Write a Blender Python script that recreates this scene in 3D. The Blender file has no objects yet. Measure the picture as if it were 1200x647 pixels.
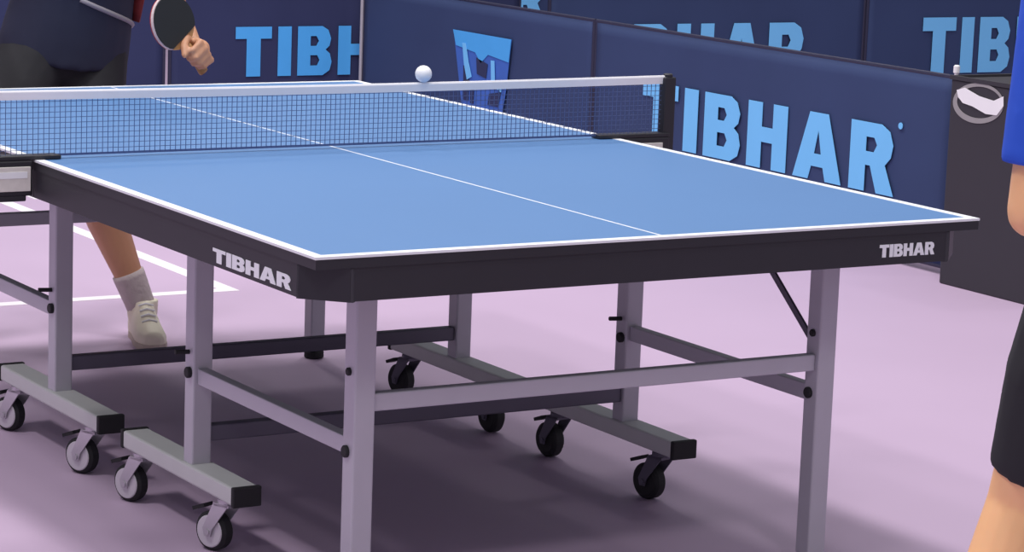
import bpy, bmesh, math, random
from mathutils import Vector as V, Matrix
random.seed(7)
C = bpy.context.scene.collection
W, D, H = 1.525, 2.74, 0.76           # table width, length, height
PI = math.pi

# ------------------------------------------------------------------ materials
def srgb(r, g, b):
    f = lambda c: (c/255/12.92) if c/255 <= .04045 else ((c/255+.055)/1.055)**2.4
    return (f(r), f(g), f(b), 1)

def mat(name, col, rough=.5, metal=0, noise=0, scale=8, bump=0, bscale=60, spec=.5, sss=0, stretch=None):
    m = bpy.data.materials.new(name); m.use_nodes = True
    nt = m.node_tree; b = nt.nodes['Principled BSDF']
    b.inputs['Base Color'].default_value = col
    b.inputs['Roughness'].default_value = rough
    b.inputs['Metallic'].default_value = metal
    b.inputs['Specular IOR Level'].default_value = spec
    if sss:
        b.inputs['Subsurface Weight'].default_value = sss
        b.inputs['Subsurface Radius'].default_value = (.02, .008, .004)
        b.inputs['Subsurface Scale'].default_value = .3
    tc = nt.nodes.new('ShaderNodeTexCoord')
    src = tc.outputs['Object']
    if stretch:
        mp = nt.nodes.new('ShaderNodeMapping'); mp.inputs['Scale'].default_value = stretch
        nt.links.new(src, mp.inputs['Vector']); src = mp.outputs['Vector']
    if noise:
        n = nt.nodes.new('ShaderNodeTexNoise'); n.inputs['Scale'].default_value = scale
        n.inputs['Detail'].default_value = 4
        r = nt.nodes.new('ShaderNodeMapRange')
        r.inputs['To Min'].default_value = 1-noise; r.inputs['To Max'].default_value = 1+noise
        mx = nt.nodes.new('ShaderNodeVectorMath'); mx.operation = 'SCALE'
        mx.inputs[0].default_value = col[:3]
        nt.links.new(src, n.inputs['Vector'])
        nt.links.new(n.outputs['Fac'], r.inputs['Value'])
        nt.links.new(r.outputs['Result'], mx.inputs['Scale'])
        nt.links.new(mx.outputs['Vector'], b.inputs['Base Color'])
    if bump:
        n2 = nt.nodes.new('ShaderNodeTexNoise'); n2.inputs['Scale'].default_value = bscale
        bp = nt.nodes.new('ShaderNodeBump'); bp.inputs['Strength'].default_value = bump
        bp.inputs['Distance'].default_value = .01
        nt.links.new(src, n2.inputs['Vector'])
        nt.links.new(n2.outputs['Fac'], bp.inputs['Height'])
        nt.links.new(bp.outputs['Normal'], b.inputs['Normal'])
    return m

M = dict(
    floor=mat('lilac_sports_flooring', srgb(188, 165, 192), .55, noise=.05, scale=1.3, bump=.05, bscale=300, spec=.3),
    line=mat('white_court_tape', srgb(238, 232, 238), .5, noise=.03),
    top=mat('blue_table_coating', srgb(84, 126, 178), .42, noise=.03, scale=3, bump=.03, bscale=900, spec=.4),
    white=mat('white_line_paint', srgb(232, 234, 240), .45, noise=.02),
    black=mat('black_frame_paint', srgb(34, 33, 41), .5, noise=.08, scale=20),
    cap=mat('charcoal_corner_plastic', srgb(50, 50, 56), .55, noise=.06, scale=30),
    steel=mat('grey_powder_coated_steel', srgb(180, 177, 188), .45, noise=.05, scale=14, metal=.15),
    pale=mat('pale_grey_beam_steel', srgb(196, 197, 198), .45, noise=.05, scale=14, metal=.1),
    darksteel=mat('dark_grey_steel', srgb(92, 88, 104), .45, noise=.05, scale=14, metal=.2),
    rubber=mat('black_rubber', srgb(24, 23, 28), .7, noise=.1, scale=40),
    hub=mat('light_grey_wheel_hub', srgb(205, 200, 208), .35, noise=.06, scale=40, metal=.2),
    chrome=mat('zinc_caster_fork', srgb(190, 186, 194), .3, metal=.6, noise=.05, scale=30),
    net=mat('blue_grey_net_cord', srgb(84, 100, 146), .8, noise=.08, scale=50),
    tape=mat('white_net_tape', srgb(238, 236, 240), .7, noise=.03, scale=30),
    cloth=mat('navy_barrier_fabric', srgb(54, 68, 106), .75, noise=.14, scale=2.2, bump=.25, bscale=5, spec=.25),
    cloth2=mat('deep_navy_barrier_fabric', srgb(50, 56, 92), .75, noise=.14, scale=2.6, bump=.25, bscale=5, spec=.25),
    tube=mat('dark_barrier_tube', srgb(40, 40, 66), .5, noise=.08, scale=20),
    palepost=mat('pale_metal_tube', srgb(176, 172, 180), .4, metal=.2, noise=.05, scale=20),
    print=mat('light_blue_print', srgb(118, 196, 250), .6, noise=.05, scale=6),
    print2=mat('mid_blue_print', srgb(76, 170, 240), .6, noise=.06, scale=6),
    emblem=mat('royal_blue_emblem_print', srgb(62, 104, 190), .6, noise=.15, scale=12),
    box=mat('black_corrugated_plastic', srgb(50, 48, 55), .55, noise=.06, scale=10),
    boxgrey=mat('grey_emblem_print', srgb(150, 146, 148), .5, noise=.05, scale=20),
    skin=mat('light_skin', srgb(246, 190, 140), .5, noise=.06, scale=12, sss=.15),
    tan=mat('tanned_skin', srgb(200, 146, 114), .5, noise=.08, scale=12, sss=.1),
    navy=mat('navy_sports_shirt', srgb(34, 38, 62), .8, noise=.15, scale=7, bump=.5, bscale=9),
    shorts=mat('black_sports_shorts', srgb(32, 32, 38), .8, noise=.15, scale=7, bump=.5, bscale=9),
    blue=mat('royal_blue_shirt', srgb(34, 84, 206), .8, noise=.08, scale=7, bump=.4, bscale=9),
    piping=mat('pale_piping', srgb(150, 146, 156), .7, noise=.05),
    red=mat('red_side_trim', srgb(120, 34, 40), .7, noise=.1),
    hair=mat('dark_hair', srgb(42, 32, 28), .6, noise=.3, scale=40, bump=.6, bscale=90),
    eye=mat('eye_dark', srgb(40, 34, 32), .2, noise=.05),
    lip=mat('lip', srgb(176, 100, 92), .5, noise=.05),
    shoe=mat('cream_shoe', srgb(236, 228, 206), .6, noise=.06, scale=20),
    shoeblue=mat('white_shoe', srgb(226, 226, 232), .6, noise=.06, scale=20),
    sole=mat('shoe_sole', srgb(196, 182, 168), .7, noise=.08, scale=20),
    sock=mat('grey_sock', srgb(196, 182, 182), .9, noise=.08, scale=60, bump=.3),
    wood=mat('racket_wood', srgb(186, 140, 92), .5, noise=.2, scale=8, stretch=(1, 1, 9)),
    rbk=mat('black_racket_rubber', srgb(34, 36, 38), .55, noise=.05, scale=30),
    rrd=mat('red_racket_rubber', srgb(170, 44, 48), .5, noise=.05, scale=30),
    edge=mat('white_racket_edge_tape', srgb(226, 206, 206), .6, noise=.05, scale=30),
    plate=mat('silver_name_plate', srgb(214, 210, 206), .4, noise=.12, scale=60),
    hallwall=mat('pale_hall_wall', srgb(190, 190, 200), .8, noise=.04, scale=.6),
    ball=mat('white_ball', srgb(245, 244, 246), .4, noise=.02, scale=10),
)

# ------------------------------------------------------------------ mesh helpers
def obj(name, bm, m, parent=None, smooth=False, loc=None):
    me = bpy.data.meshes.new(name)
    bmesh.ops.recalc_face_normals(bm, faces=bm.faces[:])
    bm.to_mesh(me); bm.free()
    for mm in (m if isinstance(m, (list, tuple)) else [m]): me.materials.append(mm)
    if smooth:
        for p in me.polygons: p.use_smooth = True
    o = bpy.data.objects.new(name, me); C.objects.link(o)
    if parent is not None: o.parent = parent
    if loc is not None: o.location = loc
    return o

def thing(name, label, cat, loc=(0, 0, 0), rz=0, group=None):
    o = bpy.data.objects.new(name, None); C.objects.link(o)
    o.empty_display_size = .1
    o.location = loc; o.rotation_euler = (0, 0, rz)
    tag(o, label, cat, group); return o

def tag(o, label, cat, group=None):
    o['label'] = label; o['category'] = cat
    if group: o['group'] = group
    return o

def box(bm, x0, x1, y0, y1, z0, z1, bev=0):
    g = bmesh.ops.create_cube(bm, size=1)
    vs = g['verts']
    for v in vs:
        v.co = V((x0+(v.co.x+.5)*(x1-x0), y0+(v.co.y+.5)*(y1-y0), z0+(v.co.z+.5)*(z1-z0)))
    if bev:
        es = list({e for v in vs for e in v.link_edges})
        bmesh.ops.bevel(bm, geom=es, offset=bev, segments=2, profile=.5, affect='EDGES')

def frame_of(d):
    d = d.normalized()
    a = V((0, 0, 1)) if abs(d.z) < .9 else V((1, 0, 0))
    u = a.cross(d).normalized(); return u, d.cross(u)

def loft(bm, rings, cap=True):
    """rings: lists of points with equal counts, joined in order"""
    vr = [[bm.verts.new(p) for p in r] for r in rings]
    n = len(vr[0])
    for a, b in zip(vr, vr[1:]):
        for i in range(n):
            bm.faces.new((a[i], a[(i+1) % n], b[(i+1) % n], b[i]))
    if cap:
        bm.faces.new(list(reversed(vr[0]))); bm.faces.new(vr[-1])

def circ(c, u, v, ru, rv, n=16):
    return [c+u*(ru*math.cos(2*PI*i/n))+v*(rv*math.sin(2*PI*i/n)) for i in range(n)]

def tube(bm, pts, r, n=10):
    pts = [V(p) for p in pts]; rings = []
    rr = r if isinstance(r, (list, tuple)) else [r]*len(pts)
    u = None
    for i, p in enumerate(pts):
        d = (pts[min(i+1, len(pts)-1)]-pts[max(i-1, 0)]).normalized()
        if u is None: u, v = frame_of(d)
        else:
            u = (u-d*u.dot(d)).normalized(); v = d.cross(u)
        rings.append(circ(p, u, v, rr[i], rr[i], n))
    loft(bm, rings)

def bar(bm, a, b, w, h):
    """square bar from a to b, w across, h in height"""
    a, b = V(a), V(b); d = (b-a).normalized()
    s = d.cross(V((0, 0, 1)))
    s = V((1, 0, 0)) if s.length < 1e-4 else s.normalized()
    t = s.cross(d)
    q = lambda p: [p+s*w/2*i+t*h/2*j for i, j in ((-1, -1), (1, -1), (1, 1), (-1, 1))]
    loft(bm, [q(a), q(b)])

def disc(bm, c, axis, r, t, n=28, bev=0):
    u, v = frame_of(V(axis)); ax = V(axis).normalized(); c = V(c)
    if bev:
        rs = [(-t/2, r-bev), (-t/2+bev, r), (t/2-bev, r), (t/2, r-bev)]
    else: rs = [(-t/2, r), (t/2, r)]
    loft(bm, [circ(c+ax*k, u, v, q, q, n) for k, q in rs])

def prism(bm, poly, z0, z1):
    loft(bm, [[V((x, y, z0)) for x, y in poly], [V((x, y, z1)) for x, y in poly]])

def icap(bm, p, r, seg=12):
    g = bmesh.ops.create_uvsphere(bm, u_segments=seg, v_segments=seg//2+2, radius=1)
    r = r if isinstance(r, (tuple, list, V)) else (r, r, r)
    for v in g['verts']: v.co = V((v.co.x*r[0], v.co.y*r[1], v.co.z*r[2]))+V(p)

def capsule(bm, a, ra, b, rb, ca=True, cb=True):
    a, b = V(a), V(b); u, v = frame_of(b-a)
    loft(bm, [circ(a, u, v, ra, ra), circ(b, u, v, rb, rb)])
    if ca: icap(bm, a, ra)
    if cb: icap(bm, b, rb)

def chain(bm, pts, rad, ca=True, cb=True):
    for i in range(len(pts)-1):
        capsule(bm, pts[i], rad[i], pts[i+1], rad[i+1], ca or i > 0, cb or i < len(pts)-2)

def fuse(name, bm, m, voxel, parent=None, iters=3):
    """melt overlapping closed shapes into one continuous skin"""
    o = obj('work', bm, m)
    md = o.modifiers.new('r', 'REMESH'); md.mode = 'VOXEL'; md.voxel_size = voxel
    ms = o.modifiers.new('s', 'SMOOTH'); ms.factor = .5; ms.iterations = iters
    dg = bpy.context.evaluated_depsgraph_get(); dg.update()
    me = bpy.data.meshes.new_from_object(o.evaluated_get(dg))
    old = o.data; bpy.data.objects.remove(o); bpy.data.meshes.remove(old)
    me.name = name
    me.materials.clear(); me.materials.append(m)
    for p in me.polygons: p.use_smooth = True; p.material_index = 0
    o = bpy.data.objects.new(name, me); C.objects.link(o)
    if parent is not None: o.parent = parent
    return o

def copy_tree(o, parent=None):
    c = o.copy(); C.objects.link(c)
    if parent is not None: c.parent = parent
    for ch in list(o.children): copy_tree(ch, c)
    return c

# ------------------------------------------------------------------ lettering
LET = {  # outline and holes in a unit-high cell, width last
    'T': ([[(0, 1), (.72, 1), (.72, .76), (.5, .76), (.5, 0), (.22, 0), (.22, .76), (0, .76)]], .72),
    'I': ([[(0, 0), (.27, 0), (.27, 1), (0, 1)]], .27),
    'B': ([[(0, 0), (.52, 0), (.66, .1), (.7, .27), (.66, .44), (.57, .52), (.65, .6), (.68, .75), (.62, .92), (.5, 1), (0, 1)],
           [(.26, .2), (.26, .41), (.4, .41), (.45, .31), (.4, .2)], [(.26, .6), (.26, .8), (.38, .8), (.43, .7), (.38, .6)]], .7),
    'H': ([[(0, 0), (.26, 0), (.26, .4), (.46, .4), (.46, 0), (.72, 0), (.72, 1), (.46, 1), (.46, .63), (.26, .63), (.26, 1), (0, 1)]], .72),
    'A': ([[(0, 0), (.27, 0), (.32, .2), (.52, .2), (.57, 0), (.84, 0), (.58, 1), (.26, 1)], [(.36, .39), (.42, .74), (.48, .39)]], .84),
    'R': ([[(0, 0), (.26, 0), (.26, .38), (.34, .38), (.46, 0), (.74, 0), (.58, .42), (.67, .54), (.7, .72), (.64, .91), (.5, 1), (0, 1)],
           [(.26, .58), (.26, .79), (.39, .79), (.44, .69), (.39, .58)]], .74),
}
def fill_mesh(name, polys, m, parent, mapf, depth=.0015):
    """flat print with a whisker of thickness; mapf turns (s, t, k) into a point, k = out of the surface"""
    cu = bpy.data.curves.new('t', 'CURVE'); cu.dimensions = '2D'; cu.fill_mode = 'BOTH'
    for p in polys:
        s = cu.splines.new('POLY'); s.points.add(len(p)-1); s.use_cyclic_u = True
        for q, (x, y) in zip(s.points, p): q.co = (x, y, 0, 1)
    o = bpy.data.objects.new('t', cu); C.objects.link(o)
    dg = bpy.context.evaluated_depsgraph_get(); dg.update()
    me0 = bpy.data.meshes.new_from_object(o.evaluated_get(dg))
    bpy.data.objects.remove(o); bpy.data.curves.remove(cu)
    bm = bmesh.new(); bm.from_mesh(me0); bpy.data.meshes.remove(me0)
    bmesh.ops.remove_doubles(bm, verts=bm.verts[:], dist=1e-6)
    g = bmesh.ops.extrude_face_region(bm, geom=bm.faces[:])
    top = {v for v in g['geom'] if isinstance(v, bmesh.types.BMVert)}
    for v in bm.verts:
        v.co = V(mapf(v.co.x, v.co.y, depth if v in top else 0))
    return obj(name, bm, m, parent)

def word(name, txt, m, parent, length, height, mapf, gap=.1, depth=.0015):
    polys = []; x = 0
    for ch in txt:
        ps, w = LET[ch]
        for p in ps: polys.append([(x+a, b) for a, b in p])
        x += w+gap
    x -= gap
    polys = [[(a/x*length, b*height) for a, b in p] for p in polys]
    return fill_mesh(name, polys, m, parent, mapf, depth)

# ------------------------------------------------------------------ floor
bm = bmesh.new(); box(bm, -9, 16, -9, 20, -.05, 0)
fl = obj('floor', bm, M['floor']); fl['kind'] = 'structure'
bm = bmesh.new(); box(bm, 1.50, 1.555, 3.56, 6.6, 0, .0012); box(bm, -3.2, 1.50, 3.56, 3.615, 0, .0012)
ln = obj('trim_1', bm, M['line']); ln['kind'] = 'structure'
bm = bmesh.new(); box(bm, -3.2, 1.2, 5.62, 5.70, 0, .0012); box(bm, 1.66, 1.74, 5.62, 7.2, 0, .0012)

ln2 = obj('trim_2', bm, M['line']); ln2['kind'] = 'structure'

# ------------------------------------------------------------------ the table
T = thing('table_tennis_table', 'blue table tennis table with black apron, grey legs and wheeled undercarriage', 'table')
LX, RX = .205, 1.295
def P(name, m, f, parent=T, smooth=False):
    b = bmesh.new(); f(b); return obj(name, b, m, parent, smooth)

ch = .072
for half in (0, 1):
    def my(y): return y if not half else D-y          # mirror about the net
    ymax = D/2-.0015
    # table top slab
    def slab(b): box(b, .0005, W-.0005, min(my(.0005), my(ymax)), max(my(.0005), my(ymax)), .737, .7597)
    tp = P('tabletop', M['top'], slab)
    for p in tp.data.polygons:
        pass
    tp.data.materials.append(M['black'])
    for p in tp.data.polygons:
        if p.normal.z < .5: p.material_index = 1
    # white border lines with a slim white rim
    lw = .021
    def border(b):
        def r(x0, x1, y0, y1, z0=.7555): box(b, x0, x1, min(my(y0), my(y1)), max(my(y0), my(y1)), z0, .7604)
        r(-.001, W+.001, -.001, lw); r(-.001, lw, lw, ymax); r(W-lw, W+.001, lw, ymax)
    P('border_line', M['white'], border, tp)
    def cl(b): box(b, W/2-.0135, W/2-.0095+.001, min(my(lw), my(ymax)), max(my(lw), my(ymax)), .7590, .7601)
    P('centre_line', M['white'], cl, tp)
    # black apron ring with cut corners
    def apron(b):
        o = .004; i = .034
        out = [(o, ymax), (o, ch), (ch, o), (W-ch, o), (W-o, ch), (W-o, ymax)]
        inn = [(W-i, ymax), (W-i, ch+.012), (W-ch-.012, i), (ch+.012, i), (i, ch+.012), (i, ymax)]
        pl = [(x, my(y)) for x, y in out+inn]
        # closed strip of quads so that the U shape stays clean
        n = 6
        vt = {}
        for z in (.675, .737):
            for k, q in enumerate(pl): vt[(k, z)] = b.verts.new((q[0], q[1], z))
        for k in range(n-1):
            a0, a1, c1, c0 = k, k+1, 11-k-1, 11-k
            for z in (.675, .737): b.faces.new([vt[(j, z)] for j in (a0, a1, c1, c0)])
            for j0, j1 in ((a0, a1), (c1, c0)):
                b.faces.new((vt[(j0, .675)], vt[(j1, .675)], vt[(j1, .737)], vt[(j0, .737)]))
        for j0, j1 in ((0, 11), (5, 6)):
            b.faces.new((vt[(j0, .675)], vt[(j1, .675)], vt[(j1, .737)], vt[(j0, .737)]))
    ap = P('apron', M['black'], apron)
    for sx in (0, 1):
        def mx(x): return x if not sx else W-x
        def corner(b):
            pl = [(.0015, ch+.004), (ch+.004, .0015), (ch+.012, .006), (ch+.012, .03), (.03, ch+.012), (.006, ch+.012)]
            prism(b, [(mx(x), my(y)) for x, y in pl], .6735, .735)
        P('corner_cap', M['cap'], corner, ap)
    # rails under the top
    def rail(b):
        for y in (.2, .93):
            box(b, .035, W-.035, min(my(y-.02), my(y+.02)), max(my(y-.02), my(y+.02)), .70, .737)
    P('under_rail', M['darksteel'], rail)

    # end legs
    ye = .205 if not half else 2.525
    for x in (LX, RX):
        def leg(b):
            box(b, x-.0225, x+.0225, ye-.0225, ye+.0225, .022, .70, .004)
        lg = P('leg', M['steel'], leg)
        def foot(b):
            disc(b, (x, ye, .011), (0, 0, 1), .028, .022, 20, .004); box(b, x-.019, x+.019, ye-.019, ye+.019, .018, .06)
        P('levelling_foot', M['rubber'], foot, lg)
        def bolt(b):
            zz = .345 if x == LX else .372
            disc(b, (x-.024, ye+.004 if not half else ye-.004, zz), (1, 0, 0), .012, .012, 14, .002)
        P('bolt', M['rubber'], bolt, lg)
        P('bolt', M['rubber'], lambda b: disc(b, (x-.024, ye, .50), (1, 0, 0), .008, .01, 12, .002), lg)
    P('crossbar', M['steel'], lambda b: box(b, LX+.0225, RX-.0225, ye-.012, ye+.012, .421, .456, .003))

    # undercarriage posts, beams and casters
    yp = .93 if not half else 1.71
    yb0, yb1 = (.68, 1.27) if not half else (1.395, 2.035)
    for x in (LX, RX):
        outer = x == LX
        pst = P('post', M['steel'], lambda b: box(b, x-.0225, x+.0225, yp-.0225, yp+.0225, .155, .70, .004))
        P('bolt', M['rubber'], lambda b: disc(b, (x-.026, yp-.005, .357), (1, 0, 0), .012, .012, 14, .002), pst)
        P('lock_pin', M['rubber'], lambda b: tube(b, [(x-.02, yp, .40), (x-.055, yp, .402)], .005), pst)
        def beam(b): box(b, x-.031, x+.031, yb0+.012, yb1-.012, .121, .160, .005)
        bmn = P('foot_beam', M['pale'], beam)
        for ya, yz in ((yb0, yb0+.014), (yb1-.014, yb1)):
            P('end_cap', M['rubber'], lambda b: box(b, x-.0325, x+.0325, ya, yz, .119, .162, .003), bmn)
        # link from the post to the end leg
        z = .35 if outer else .368
        yl = ye
        a, c = (yp-.0225, yl+.0225) if not half else (yp+.0225, yl-.0225)
        P('link_bar', M['steel'], lambda b: box(b, x-.0125, x+.0125, min(a, c), max(a, c), z-.017, z+.017, .002))
        for ys, yw in ((yb0+.09, yb0+.128), (yb1-.058, yb1-.02)) if not half else ((yb0+.098, yb0+.136), (yb1-.073, yb1-.035)):
            def fork(b):
                disc(b, (x, ys, .113), (0, 0, 1), .024, .012, 20, .002)
                for s in (-1, 1):
                    xs = x+s*.0225
                    pts = [(ys-.02, .108), (ys+.022, .108), (yw+.013, .05), (yw+.008, .033), (yw-.008, .033), (yw-.013, .05)]
                    loft(b, [[V((xs-.0015, y, zz)) for y, zz in pts], [V((xs+.0015, y, zz)) for y, zz in pts]])
                box(b, x-.024, x+.024, ys-.02, ys+.02, .103, .109)
                disc(b, (x, yw, .0425), (1, 0, 0), .007, .054, 12)
            cs = P('caster', M['chrome'] if outer else M['darksteel'], fork)  # right forks and hubs coloured dark, painting in the shade under the table
            sw = math.radians(random.uniform(20, 30) if outer else random.uniform(4, 16))
            cs.matrix_basis = Matrix.Translation((x, ys, 0)) @ Matrix.Rotation(sw, 4, 'Z') @ Matrix.Translation((-x, -ys, 0))
            P('wheel', M['rubber'], lambda b: disc(b, (x, yw, .0425), (1, 0, 0), .0425, .032, 32, .006), cs)
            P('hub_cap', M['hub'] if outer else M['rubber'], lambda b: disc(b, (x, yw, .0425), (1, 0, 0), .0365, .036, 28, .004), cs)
            P('brake_pedal', M['rubber'], lambda b: bar(b, (x, yw+.018, .095), (x, yw+.05, .083), .028, .008), cs)
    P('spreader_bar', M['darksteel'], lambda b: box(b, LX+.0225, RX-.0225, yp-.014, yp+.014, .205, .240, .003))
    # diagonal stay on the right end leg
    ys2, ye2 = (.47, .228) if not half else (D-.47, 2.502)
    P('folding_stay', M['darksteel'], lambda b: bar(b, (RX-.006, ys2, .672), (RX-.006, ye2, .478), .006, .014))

# writing on the apron
word('end_lettering', 'TIBHAR', M['white'], T, .142, .026, lambda s, t, k: (1.272+s, .0038-k, .691+t), gap=.05, depth=.0012)
word('side_lettering', 'TIBHAR', M['white'], T, .335, .027, lambda s, t, k: (.0038-k, .436-s, .683+t), gap=.05, depth=.0012)

# ------------------------------------------------------------------ net set
N = thing('table_tennis_net', 'dark table tennis net with white top tape clamped across the blue table', 'net', (0, 0, 0))
yn = D/2; zt = H+.1525
x0, x1 = -.150, W+.150
def netmesh(b):
    t = .00055
    n = int((x1-x0)/.0125)
    for i in range(n+1):
        x = x0+(x1-x0)*i/n
        box(b, x-t, x+t, yn-.0008, yn+.0008, H+.006, zt-.018)
    for j in range(12):
        z = H+.008+j*.0118
        tt = t if j else .0025
        box(b, x0, x1, yn-.0008, yn+.0008, z-tt, z+tt)
P('net_mesh', M['net'], netmesh, N)
def tape(b):
    secs = []
    for i in range(41):
        x = x0+(x1-x0)*i/40
        s = -.004*math.sin(PI*i/40)
        secs.append([V((x, yn+a, zt+s+c)) for a, c in ((-.003, -.021), (-.0042, -.004), (-.002, 0), (.002, 0), (.0042, -.004), (.003, -.021))])
    loft(b, secs)
P('top_tape', M['tape'], tape, N)
for s in (-1, 1):
    xe = 0 if s < 0 else W                 # table edge
    xp = xe+s*.148
    def post(b):
        box(b, xp-.017, xp+.017, yn-.014, yn+.014, .715, zt-.004, .004)
        disc(b, (xp, yn, zt-.001), (0, 0, 1), .012, .01, 16, .002)
    ps = P('net_post', M['black'], post, N)
    inn = xe-s*.06
    def brk(b):
        box(b, min(inn, xp), max(inn, xp), yn-.02, yn+.02, .7606, .770, .002)
    P('clamp_plate', M['black'], brk, ps)
    def body(b):
        a, c = xe+s*.006, xp-s*.0
        box(b, min(a, c), max(a, c), yn-.021, yn+.021, .682, .7606, .004)
        q = (min(xe+s*.02, xp), max(xe+s*.02, xp))
        box(b, q[0], q[1], yn-.019, yn+.019, .670, .684, .003)
    P('clamp_body', M['black'], body, ps)
    def plate(b):
        a, c = xe+s*.012, xp-s*.022
        box(b, min(a, c), max(a, c), yn-.0235, yn-.020, .693, .747, .001)
    pl = P('name_plate', M['plate'], plate, ps)
    def stripe(b):
        a, c = xe+s*.020, xp-s*.03
        box(b, min(a, c), max(a, c), yn-.0245, yn-.023, .722, .736)
    P('plate_stripe', M['white'], stripe, pl)
P_ball = bmesh.new(); bmesh.ops.create_uvsphere(P_ball, u_segments=32, v_segments=20, radius=.02)
ball = obj('table_tennis_ball', P_ball, M['ball'], None, True, (.975, yn, zt+.0164))
tag(ball, 'small white ball just over the white net tape', 'ball')

# ------------------------------------------------------------------ barriers
def barrier(label, origin, rz, length, height, texts, cloth, group='navy court barriers', white_end=None, end_cap=False, prt=None, draw=None):
    """local x runs along the panel, the printed face looks to local -y"""
    t = thing('court_barrier', label, 'barrier', origin, rz, group)
    nx, nz = 48, 12
    b = bmesh.new()
    th = .012
    def wob(x, z, k):
        return .003*math.sin(x*7+z*3+k)+.0012*math.sin(x*17-z*7+k*2)
    k = random.random()*6
    rings = []
    grid = {}
    for s in (0, 1):
        for i in range(nx+1):
            for j in range(nz+1):
                x = .012+(length-.024)*i/nx; z = .035+(height-.045)*j/nz
                fade = min(1, 4*min(i/nx, 1-i/nx))*min(1, 3*min(j/nz, 1-j/nz))
                grid[s, i, j] = b.verts.new((x, (-th/2 if not s else th/2)+wob(x, z, k)*fade, z))
    for s in (0, 1):
        for i in range(nx):
            for j in range(nz):
                b.faces.new([grid[s, i+p, j+q] for p, q in ((0, 0), (1, 0), (1, 1), (0, 1))])
    for i in range(nx):
        for j in (0, nz): b.faces.new([grid[s, i+p, j] for s, p in ((0, 0), (0, 1), (1, 1), (1, 0))])
    for j in range(nz):
        for i in (0, nx): b.faces.new([grid[s, i, j+p] for s, p in ((0, 0), (0, 1), (1, 1), (1, 0))])
    fab = obj('fabric_cover', b, cloth, t, True)
    def yy(x, z):
        i = (x-.012)/(length-.024); j = (z-.035)/(height-.045)
        fade = min(1, 4*min(i, 1-i))*min(1, 3*min(j, 1-j))
        return -th/2-.0045
    for (s0, z0, ln_, ht, stretch_) in texts:
        word('lettering', 'TIBHAR', prt or M['print'], fab, ln_, ht, lambda s, q, d: (s0+s, yy(s0+s/1, z0+q)-.002-d, z0+q), gap=.13)
    if draw: draw(fab, yy)
    b = bmesh.new()
    for z in (.03, height-.008): tube(b, [(0, 0, z), (length, 0, z)], .008)
    for x in (.006, length-.006): tube(b, [(x, 0, 0.004), (x, 0, height-.004)], .009)
    obj('frame', b, M['tube'], t)
    for x in (.5, length-.5):
        b = bmesh.new()
        tube(b, [(x, -.16, .008), (x, .16, .008)], .008); tube(b, [(x, 0, .008), (x, 0, .04)], .008)
        obj('foot', b, M['tube'], t)
    if white_end is not None:
        b = bmesh.new(); tube(b, [(white_end, -.014, .004), (white_end, -.014, height+.03)], .0085)
        obj('end_tube', b, M['palepost'], t)
    if end_cap:
        b = bmesh.new(); disc(b, (length-.008, 0, height+.02), (0, 0, 1), .011, .03, 16, .004); tube(b, [(length-.008, 0, height-.02), (length-.008, 0, height+.01)], .007)
        obj('post_cap', b, M['tape'], t)
    return t

# side row: faces -x, so local x runs towards -y (rz = -90 deg)
SX = 4.0
HB = .70
def dot(fab, yy):
    b = bmesh.new(); disc(b, (5.31-3.285, yy(5.31-3.285, .49)-.003, .493), (0, 1, 0), .012, .002, 16)
    obj('trademark_dot', b, M['print'], fab)
barrier('navy barrier with big light blue lettering behind the right side of the table',
        (SX, 5.31, 0), -PI/2, 2.30, HB, [(5.31-4.925, .236, 1.62, .25, 1)], M['cloth'], end_cap=True, draw=dot)

def emblem(fab, yy):
    o = 7.36
    a0, a1 = o-6.475, o-5.965        # span along the panel
    w = a1-a0
    zt_, zb = .555, .13
    def mp(u, v, d, lift=0):         # u 0..1 left to right, v 0..1 top to bottom
        s = a0+u*w; z = zt_+(zb-zt_)*v
        return (s, yy(s, z)-.003-lift-d, z)
    E_ = lambda nm, ps, m, lift: fill_mesh(nm, ps, m, fab, lambda s, t, d: mp(s, t, d, lift))
    E_('emblem', [[(0, 0), (1, 0), (.93, .55), (.84, 1), (.24, 1), (.14, .6)]], M['emblem'], 0)
    E_('emblem_band', [[(0, 0), (1, 0), (.97, .24), (.62, .2), (.5, .3), (.4, .2), (.06, .16)]], M['print2'], .003)
    for mk in ([(.2, .36), (.3, .36), (.31, .72), (.22, .72)], [(.42, .25), (.62, .3), (.6, .45), (.44, .42)],
               [(.66, .6), (.86, .56), (.82, .72), (.64, .72)], [(.33, .55), (.4, .55), (.4, .74), (.34, .74)]):
        E_('emblem_mark', [mk], M['cloth2'], .003)
    E_('emblem_stroke', [[(.68, .25), (.74, .25), (.76, .45), (.88, .5), (.87, .56), (.7, .5)]], M['print'], .006)
    E_('emblem_stroke', [[(.18, .12), (.24, .12), (.3, .32), (.36, .46), (.28, .5), (.22, .34)]], M['print'], .006)
barrier('navy barrier with a square blue emblem behind the white ball', (SX, 7.36, 0), -PI/2, 2.04, HB, [], M['cloth'],
        white_end=.0, draw=emblem)

# back row
barrier('dark navy barrier with light blue lettering at upper left behind the net', (3.03, 7.46, 0), 0, 1.9, HB, [(.335, .252, 1.21, .235, 1)], M['cloth2'], prt=M['print2'])
barrier('dark navy barrier directly behind the player in the navy shirt', (1.11, 7.46, 0), 0, 1.9, HB, [(.335, .252, 1.21, .235, 1)], M['cloth2'], prt=M['print2'])
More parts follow.
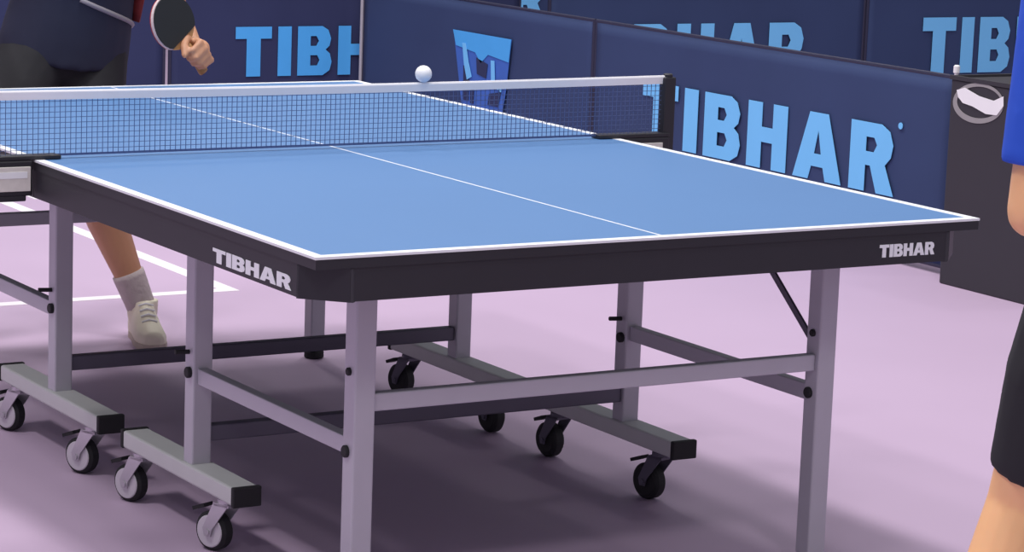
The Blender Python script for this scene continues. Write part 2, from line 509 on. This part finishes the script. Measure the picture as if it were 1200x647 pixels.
# row of the next court, seen over the side row
barrier('navy barrier seen over the side row, its lettering half hidden, in the upper right middle', (4.56, 6.6, 0), 0, 1.86, .76, [(4.66-4.56, .276, 1.39, .282, 1)], M['cloth'])
barrier('navy barrier seen above the black box at the upper right', (6.43, 6.6, 0), 0, 1.92, .76, [(6.79-6.43, .29, 1.39, .285, 1)], M['cloth'])
barrier('farthest navy barrier, a strip of it seen over the emblem barrier', (4.95, 10.35, 0), 0, 2.05, HB, [(.4, .245, 1.5, .25, 1)], M['cloth'])

# ------------------------------------------------------------------ towel box
BX = thing('towel_box', 'black box with a white swoosh emblem standing at the end of the barrier', 'box', (3.88, 2.90, 0))
bh = .715; bw = .5; bd = .34
b = bmesh.new()
box(b, 0, bd, -bw, 0, 0, bh-.012, .006); obj('box_body', b, M['box'], BX)
b = bmesh.new()
for q in ((-.004, .012, -bw-.004, .004), (bd-.012, bd+.004, -bw-.004, .004), (.012, bd-.012, -bw-.004, -bw+.012), (.012, bd-.012, -.012, .004)):
    box(b, *q, bh-.014, bh)
box(b, .012, bd-.012, -bw+.012, -.012, bh-.0125, bh-.008)
obj('box_rim', b, M['box'], BX)
def bmap(lift): return lambda s, t, d: (-.001-lift-d, -s, t)
ring_o = [(.145+.128*math.cos(a), .645+.068*math.sin(a)+.10*-(.128*math.cos(a))*0) for a in [2*PI*i/40 for i in range(40)]]
ring_i = [(.150+.112*math.cos(a), .648+.053*math.sin(a)) for a in [2*PI*i/40 for i in range(40)]]
ring_o = [(s, z-.01-(.145-s)*.06) for s, z in ring_o]; ring_i = [(s, z-.01-(.145-s)*.06) for s, z in ring_i]
fill_mesh('emblem_ring', [ring_o, ring_i], M['boxgrey'], BX, bmap(0))
sw = [(.035, .668), (.075, .680), (.15, .660), (.225, .652), (.272, .672), (.275, .640), (.245, .606), (.19, .604), (.12, .622), (.07, .628), (.045, .645)]
fill_mesh('emblem_swoosh', [sw], M['tape'], BX, bmap(.002))

# ------------------------------------------------------------------ people
def hand(bm, wrist, d, pn, side, curl=(.3, .4, .3), spread=.0, size=1.0, thumb_fold=.3):
    """wrist point, d = wrist to knuckles, pn = out of the palm, side +1 left hand, -1 right hand"""
    d = d.normalized(); pn = (pn-d*pn.dot(d)).normalized()
    a = pn.cross(d)*side                         # towards the thumb
    s = size
    knuck = []
    for i, (o, L) in enumerate(((.030, .074), (.010, .082), (-.010, .076), (-.029, .060))):
        k = wrist+d*(.088-.004*abs(i-1))*s+a*o*s
        capsule(bm, wrist+d*.012*s+a*o*.6*s, .0125*s, k, .0105*s)
        p = k; ang = 0; r = .0092*s if i < 3 else .0082*s
        dirs = d+a*spread*(1.5-i)*.3
        for j, (f, c) in enumerate(((.46, curl[0]), (.30, curl[1]), (.24, curl[2]))):
            ang += c
            q = p+(dirs*math.cos(ang)+pn*math.sin(ang)).normalized()*L*f*s
            capsule(bm, p, r, q, r*.9); p = q; r *= .92
    b0 = wrist+d*.022*s+a*.022*s+pn*.006*s
    b1 = wrist+d*.052*s+a*.050*s+pn*.018*s
    t1 = b1+(d*.8+a*(.35-thumb_fold)+pn*(.25+thumb_fold)).normalized()*.034*s
    t2 = t1+(d*.85-a*thumb_fold*1.2+pn*(.2+thumb_fold)).normalized()*.028*s
    chain(bm, [b0, b1, t1, t2], [.015*s, .0125*s, .0108*s, .0092*s])
    capsule(bm, wrist-d*.01*s, .024*s, wrist+d*.05*s, .026*s)

def head(bm, c, F, up):
    """skull with jaw, nose, brows, lips and ears; c = middle of the skull"""
    F = (F-up*F.dot(up)).normalized(); Rr = F.cross(up)
    sec = [(-.125, .020, .030, .052), (-.115, .040, .046, .040), (-.085, .056, .066, .026), (-.05, .066, .084, .008), (0, .074, .096, 0),
           (.04, .077, .099, -.004), (.08, .066, .088, -.008), (.108, .044, .06, -.01), (.12, .018, .026, -.01)]
    loft(bm, [circ(c+up*z+F*off, Rr, F, rx, ry, 20) for z, rx, ry, off in sec])
    capsule(bm, c+F*.094+up*.012, .010, c+F*.112-up*.026, .014)
    for s in (-1, 1):
        capsule(bm, c+F*.088+up*.026+Rr*s*.012, .009, c+F*.076+up*.028+Rr*s*.045, .009)
        icap(bm, c+Rr*s*.078-F*.008-up*.006, (.014, .016, .030))
        icap(bm, c+F*.062-up*.032+Rr*s*.035, .026)
    capsule(bm, c+F*.096-up*.060+Rr*.016, .007, c+F*.096-up*.060-Rr*.016, .007)
    icap(bm, c+F*.082-up*.098, .020)

def head_extras(parent, c, F, up):
    F = (F-up*F.dot(up)).normalized(); Rr = F.cross(up)
    for s in (-1, 1):
        b = bmesh.new(); icap(b, c+F*.083+up*.008+Rr*s*.032, (.011, .011, .008)); obj('eye', b, M['eye'], parent, True)
    b = bmesh.new(); capsule(b, c+F*.100-up*.0605+Rr*.018, .0042, c+F*.100-up*.0605-Rr*.018, .0042)
    obj('lips', b, M['lip'], parent, True)
    b = bmesh.new()
    sec = [(-.03, .079, .060, -.045), (0, .082, .080, -.030), (.04, .084, .096, -.012), (.075, .076, .100, -.008), (.105, .056, .076, -.010), (.128, .022, .030, -.012)]
    loft(b, [circ(c+up*z+F*off, Rr, F, rx, ry, 20) for z, rx, ry, off in sec])
    return fuse('hair', b, M['hair'], .008, parent, 2)

def torso_loft(bm, secs, n=24):
    """secs: (centre, right axis, forward axis, half width, half depth)"""
    loft(bm, [circ(V(c), r, f, a, d, n) for c, r, f, a, d in secs])

def shoe(name, ankle, F, m, parent, zf=0.0, tip=0):
    F = V((F[0], F[1], 0)).normalized(); S = V((-F.y, F.x, 0)); A = V((ankle.x, ankle.y, zf))
    b = bmesh.new()
    secs = [(-.075, .020, .026, .030), (-.066, .030, .048, .045), (-.03, .036, .060, .052), (.02, .036, .060, .052), (.06, .040, .050, .047),
            (.11, .045, .032, .032), (.15, .044, .027, .027), (.185, .032, .022, .022), (.198, .014, .014, .018)]
    loft(b, [circ(A+F*f+V((0, 0, .012+hz*.45)), S, V((0, 0, 1)), w, h*1.5, 20) for f, w, h, hz in secs])
    capsule(b, A+V((0, 0, .07)), .044, A+V((0, 0, .115)), .046, True, False)
    for v in b.verts: v.co.z = max(v.co.z, zf+.006)
    up_ = fuse(name, b, m, .006, parent, 2)
    b = bmesh.new()
    out = [(-.066, .020), (-.05, .032), (-.02, .038), (.04, .039), (.10, .046), (.15, .046), (.185, .034), (.201, .012)]
    pts = [A+F*f+S*w*.97 for f, w in out]+[A+F*f-S*w*.97 for f, w in reversed(out)]
    loft(b, [[p+V((0, 0, .0)) for p in pts], [p+V((0, 0, .018)) for p in pts]])
    obj('sole', b, M['sole'], up_)
    b = bmesh.new()
    for k in range(4):
        q = A+F*(.055+.02*k)+V((0, 0, .106-.012*k))
        tube(b, [q-S*.022, q+V((0, 0, .006)), q+S*.022], .003, 6)
    obj('laces', b, M['tape'], up_)
    return up_

def person(label, o, F, up, J, skin, shirt_m, shorts_m, shoe_m, group=None, sleeve=.85, hem_drop=0.0, hands=None, legtoe=None, sock_top=.20, girth=1.0, shr=.098, shf=.84):
    """J: joints in world space; everything is stored relative to o"""
    o = V(o)
    j = {k: V(v)-o for k, v in J.items() if k not in ('look', 'hup', 'gripL', 'gripR')}
    F = V(F).normalized(); Rr = F.cross(V((0, 0, 1))).normalized()
    bm = bmesh.new()
    pel = (j['hipL']+j['hipR'])/2
    chest = j['chest']; neck = j['neck']
    up = (chest-pel).normalized()
    Ft = (F-up*F.dot(up)).normalized(); Rt = Ft.cross(up).normalized()
    shm = (j['shL']+j['shR'])/2
    def at(t): return pel+(shm-pel)*t
    torso_loft(bm, [(at(-.14), Rt, Ft, .10, .075), (at(-.04), Rt, Ft, .155, .105), (at(.1), Rt, Ft, .16, .11), (at(.35), Rt, Ft, .135, .095), (at(.6), Rt, Ft, .155, .11),
                    (at(.82), Rt, Ft, .17, .11), (at(.97), Rt, Ft, .14, .085), (at(1.05), Rt, Ft, .075, .06)])
    chain(bm, [shm+up*.0, neck, j['head']-up*.07], [.065, .056, .055])
    head(bm, j['head'], V(J.get('look', F)), V(J.get('hup', (0, 0, 1))).normalized())
    for s in 'LR':
        chain(bm, [j['sh'+s], j['sh'+s].lerp(j['el'+s], .45), j['el'+s], j['el'+s].lerp(j['wr'+s], .35), j['wr'+s]], [.056, .049, .041, .042, .026])
        hp, kn, an = j['hip'+s], j['kn'+s], j['an'+s]
        toes = V(legtoe[s]).normalized()
        calf = kn.lerp(an, .33)-toes*.014
        chain(bm, [hp, hp.lerp(kn, .4), kn, calf, kn.lerp(an, .72), an], [.092, .083, .056, .058, .042, .037])
        capsule(bm, an-V((0, 0, .012)), .033, an+toes*.085-V((0, 0, an.z-.032)), .022)
        hd, hn = hands[s]
        hand(bm, j['wr'+s], V(hd), V(hn), 1 if s == 'L' else -1, *J.get('grip'+s, ((.25, .35, .3),)))
    body = fuse('person', bm, skin, .0055, None, 4)
    body.location = o
    tag(body, label, 'person', group)
    # shirt
    b = bmesh.new()
    g_ = girth
    torso_loft(b, [(at(hem_drop), Rt, Ft, .190*g_, .140), (at(.1), Rt, Ft, .184*g_, .134), (at(.35), Rt, Ft, .170*g_, .124), (at(.6), Rt, Ft, .180*g_, .130),
                   (at(.82), Rt, Ft, .190, .128), (at(.97), Rt, Ft, .158, .100), (at(1.05), Rt, Ft, .082, .070)])
    for s in 'LR':
        e = j['sh'+s].lerp(j['el'+s], sleeve)
        chain(b, [shm.lerp(j['sh'+s], .7), j['sh'+s], j['sh'+s].lerp(e, .5), e], [.080, .077, .070, .064], True, False)
    sh = fuse('shirt', b, shirt_m, .009, body, 4)
    # shorts
    b = bmesh.new()
    torso_loft(b, [(at(-.16), Rt, Ft, .135, .10), (at(-.05), Rt, Ft, .176, .125), (at(.1), Rt, Ft, .172, .122), (at(.2), Rt, Ft, .16, .112)])
    for s in 'LR':
        hp, kn = j['hip'+s], j['kn'+s]
        chain(b, [hp, hp.lerp(kn, .45), hp.lerp(kn, shf)], [.108, .099, shr], True, False)
    fuse('shorts', b, shorts_m, .009, body, 4)
    for s in 'LR':
        kn, an = j['kn'+s], j['an'+s]
        d = (kn-an).normalized()
        b = bmesh.new(); tube(b, [an-d*.01, an+d*.03, an+d*(sock_top-.1), an+d*(sock_top-.085)], [.042, .043, .047, .047], 16)
        obj('sock', b, M['sock'], body, True)
        shoe('shoe', an, legtoe[s], shoe_m, body)
    head_extras(body, j['head'], V(J.get('look', F)), V(J.get('hup', (0, 0, 1))).normalized())
    return body, sh, at, Rt, Ft, up

# camera axes (photograph's right, up and towards the camera), used to pose the racket hand
cr = V((0.85734, -0.51348, 0.03608)); cu = V((0.05635, 0.16331, 0.98496)); cn = V((-.51165, -.84242, .16895))

# player behind the far end: left hand holds the racket
Bc = V((.962, 2.83, .925))+cr*.018              # middle of the blade
nrm = (cn*.66+cr*.75).normalized()
hdl = (-cu*.75+(cr*.66-cn*.75).normalized()*.66); hdl = (hdl-nrm*hdl.dot(nrm)).normalized()   # blade to handle end
e_ = nrm.cross(hdl).normalized()
if e_.dot(cu) < 0: e_ = -e_
hd_ = (nrm*.92-e_*.38).normalized()
a_ = -hdl
pn_ = hd_.cross(a_).normalized()
Hc = Bc+hdl*.118
palm = Hc-pn_*.030
wr = palm-hd_*.062
JL = dict(hipL=(.86, 3.13, .83), hipR=(.69, 3.12, .83), knL=(.815, 3.02, .47), knR=(.47, 2.99, .47), anL=(.955, 2.955, .085), anR=(.27, 3.08, .085),
          chest=(.81, 3.05, 1.16), neck=(.84, 2.98, 1.40), head=(.86, 2.91, 1.55), shL=(1.015, 3.03, 1.30), shR=(.66, 3.05, 1.32),
          elL=(1.06, 3.17, 1.09), wrL=wr, elR=(.42, 3.08, 1.08), wrR=(.36, 2.86, 1.04), look=(.2, -1, -.1), hup=(.05, -.15, 1),
          gripL=((1.25, 1.35, .9), 0, 1.08, .5), gripR=((.5, .6, .4), .3))
pl, shl, at, Rt, Ft, up = person('player in navy shirt holding a racket behind the far table end', (.75, 3.05, 0), (.12, -1, 0), None, JL, M['tan'], M['navy'], M['shorts'], M['shoe'],
       sleeve=.8, hem_drop=-.055, girth=1.07, hands=dict(L=(hd_, pn_), R=((-.1, -1, .1), (.9, 0, -.4))), legtoe=dict(L=(-.22, -.97, 0), R=(-.35, -.95, 0)), sock_top=.20)
b = bmesh.new()
pts = []
for i in range(9):
    t = i/8
    ang = math.radians(105-95*t)
    c = at(.36-.19*t)
    pts.append(c-Rt*((.182+.011*t)*math.cos(ang))+Ft*((.123+.009*t)*math.sin(ang)))
tube(b, pts, .007, 8)
obj('piping', b, M['piping'], shl, True)
b = bmesh.new()
loft(b, [circ(at(.22+.07*i)-Rt*.184+Ft*.03, Ft, Rt, .04, .014, 12) for i in range(5)])
obj('side_trim', b, M['red'], shl, True)

R_ = thing('table_tennis_racket', 'black and red racket held by the player in the navy shirt', 'racket', Bc)
Mx = Matrix((e_.cross(hdl).normalized(), e_, hdl)).transposed()     # local x = out of the face, y across, z towards the handle
def rk(x, y, z): return Mx @ V((x, y, z))
sgn = 1 if rk(1, 0, 0).dot(cn) > 0 else -1
def blade_outline(r, cut):
    pts = []
    for i in range(40):
        a = 2*PI*i/40
        y, z = r*.97*math.sin(a), r*1.02*math.cos(a)
        pts.append((y, min(z, cut)))
    return pts
def slabx(b, pts, x0, x1): loft(b, [[rk(x0, y, z) for y, z in pts], [rk(x1, y, z) for y, z in pts]])
b = bmesh.new(); slabx(b, blade_outline(.077, .076), -.0035, .0035); slabx(b, [(-.016, .06), (.016, .06), (.012, .09), (-.012, .09)], -.0034, .0034); obj('blade', b, M['wood'], R_)
b = bmesh.new(); slabx(b, blade_outline(.0785, .055), -.0046, .0046); obj('edge_tape', b, M['edge'], R_)
b = bmesh.new(); slabx(b, blade_outline(.0765, .053), sgn*.0046, sgn*.0085); obj('black_rubber_sheet', b, M['rbk'], R_)
b = bmesh.new(); slabx(b, blade_outline(.0775, .053), -sgn*.0046, -sgn*.0095); obj('red_rubber_sheet', b, M['rrd'], R_)
b = bmesh.new(); loft(b, [circ(rk(0, 0, z), rk(1, 0, 0), rk(0, 1, 0), rx, ry, 16) for z, rx, ry in ((.078, .009, .012), (.09, .0115, .014), (.13, .0115, .0135), (.17, .012, .016), (.176, .011, .015))]); obj('handle', b, M['wood'], R_, True)

# player at the near end, seen from behind at the right edge
oR = V((.932, -1.15, 0)); FR = V((.60, .80, 0)); RR = V((.80, -.60, 0))
def q(r, f, z): return oR+RR*r+FR*f+V((0, 0, z))
JR = dict(hipL=q(-.105, 0, .86), hipR=q(.105, 0, .86), knL=q(-.205, .07, .46), knR=q(.25, .12, .46), anL=q(-.33, -.02, .085), anR=q(.36, .02, .085),
          chest=q(0, .06, 1.16), neck=q(0, .12, 1.40), head=q(0, .17, 1.55), shL=q(-.184, .03, 1.33), shR=q(.185, .06, 1.33),
          elL=q(-.224, .0, .955), wrL=q(-.09, .22, .96), elR=q(.27, .06, 1.04), wrR=q(.24, .28, 1.00), look=FR, hup=(FR*.15+V((0, 0, 1))),
          gripL=((.5, .6, .4), .2), gripR=((.9, 1.0, .6), .1))
person('player in a royal blue shirt and black shorts cut off by the right edge', oR, FR, None, JR, M['skin'], M['blue'], M['shorts'], M['shoeblue'],
       sleeve=.81, hem_drop=.04, hands=dict(L=(RR*.45+FR*.85, RR*.5-V((0, 0, .8))), R=(FR-RR*.2, -RR)), legtoe=dict(L=(.35, .95, 0), R=(.85, .5, 0)), sock_top=.2, shr=.072, shf=.87)

# ------------------------------------------------------------------ light: hall ceiling lamps and soft hall light
w = bpy.data.worlds.new('hall'); bpy.context.scene.world = w; w.use_nodes = True
bg = w.node_tree.nodes['Background']; bg.inputs['Color'].default_value = (.92, .93, 1, 1); bg.inputs['Strength'].default_value = .37
def lamp(x, y, z, sx, sy, e, col=(1, .97, .96)):
    l = bpy.data.lights.new('hall_lamp', 'AREA'); l.shape = 'RECTANGLE'; l.size = sx; l.size_y = sy
    l.energy = e; l.color = col
    o = bpy.data.objects.new('hall_lamp', l); C.objects.link(o); o.location = (x, y, z)
    return o
for (x, y, e) in ((.9, -1.6, 85), (.5, 1.5, 128), (.7, 4.8, 125), (2.4, 1.0, 35), (3.6, 4.8, 105), (-3.3, .9, 170), (-1.6, 4.8, 80), (2.2, 8.2, 110), (-.4, -5.0, 100), (6.5, 2.0, 35), (-5.0, -5.5, 90)):
    lamp(x, y, 6.6, .6, 1.2, e)

# hall shell, far beyond the courts
for nm, q in (('wall_back', (-9, 16, 20, 20.2, 0, 8)), ('wall_right', (16, 16.2, -9, 20, 0, 8)), ('wall_left', (-9.2, -9, -9, 20, 0, 8))):
    bm = bmesh.new(); box(bm, *q)
    wo = obj(nm, bm, M['hallwall']); wo['kind'] = 'structure'

# ------------------------------------------------------------------ camera
cam = bpy.data.cameras.new('camera'); co = bpy.data.objects.new('camera', cam); C.objects.link(co)
cam.sensor_fit = 'HORIZONTAL'; cam.sensor_width = 36
cam.lens = 3222.2476*36/1200
cam.clip_start = .05; cam.clip_end = 200
rot = Matrix((cr, cu, cn)).transposed().to_4x4()
co.matrix_world = Matrix.Translation((-2.19509, -4.28542, 1.563283)) @ rot
bpy.context.scene.camera = co
sc = bpy.context.scene
sc.view_settings.view_transform = 'Standard'
sc.view_settings.look = 'None'
sc.view_settings.gamma = 1
sc.view_settings.use_curve_mapping = False
sc.view_settings.exposure = 0
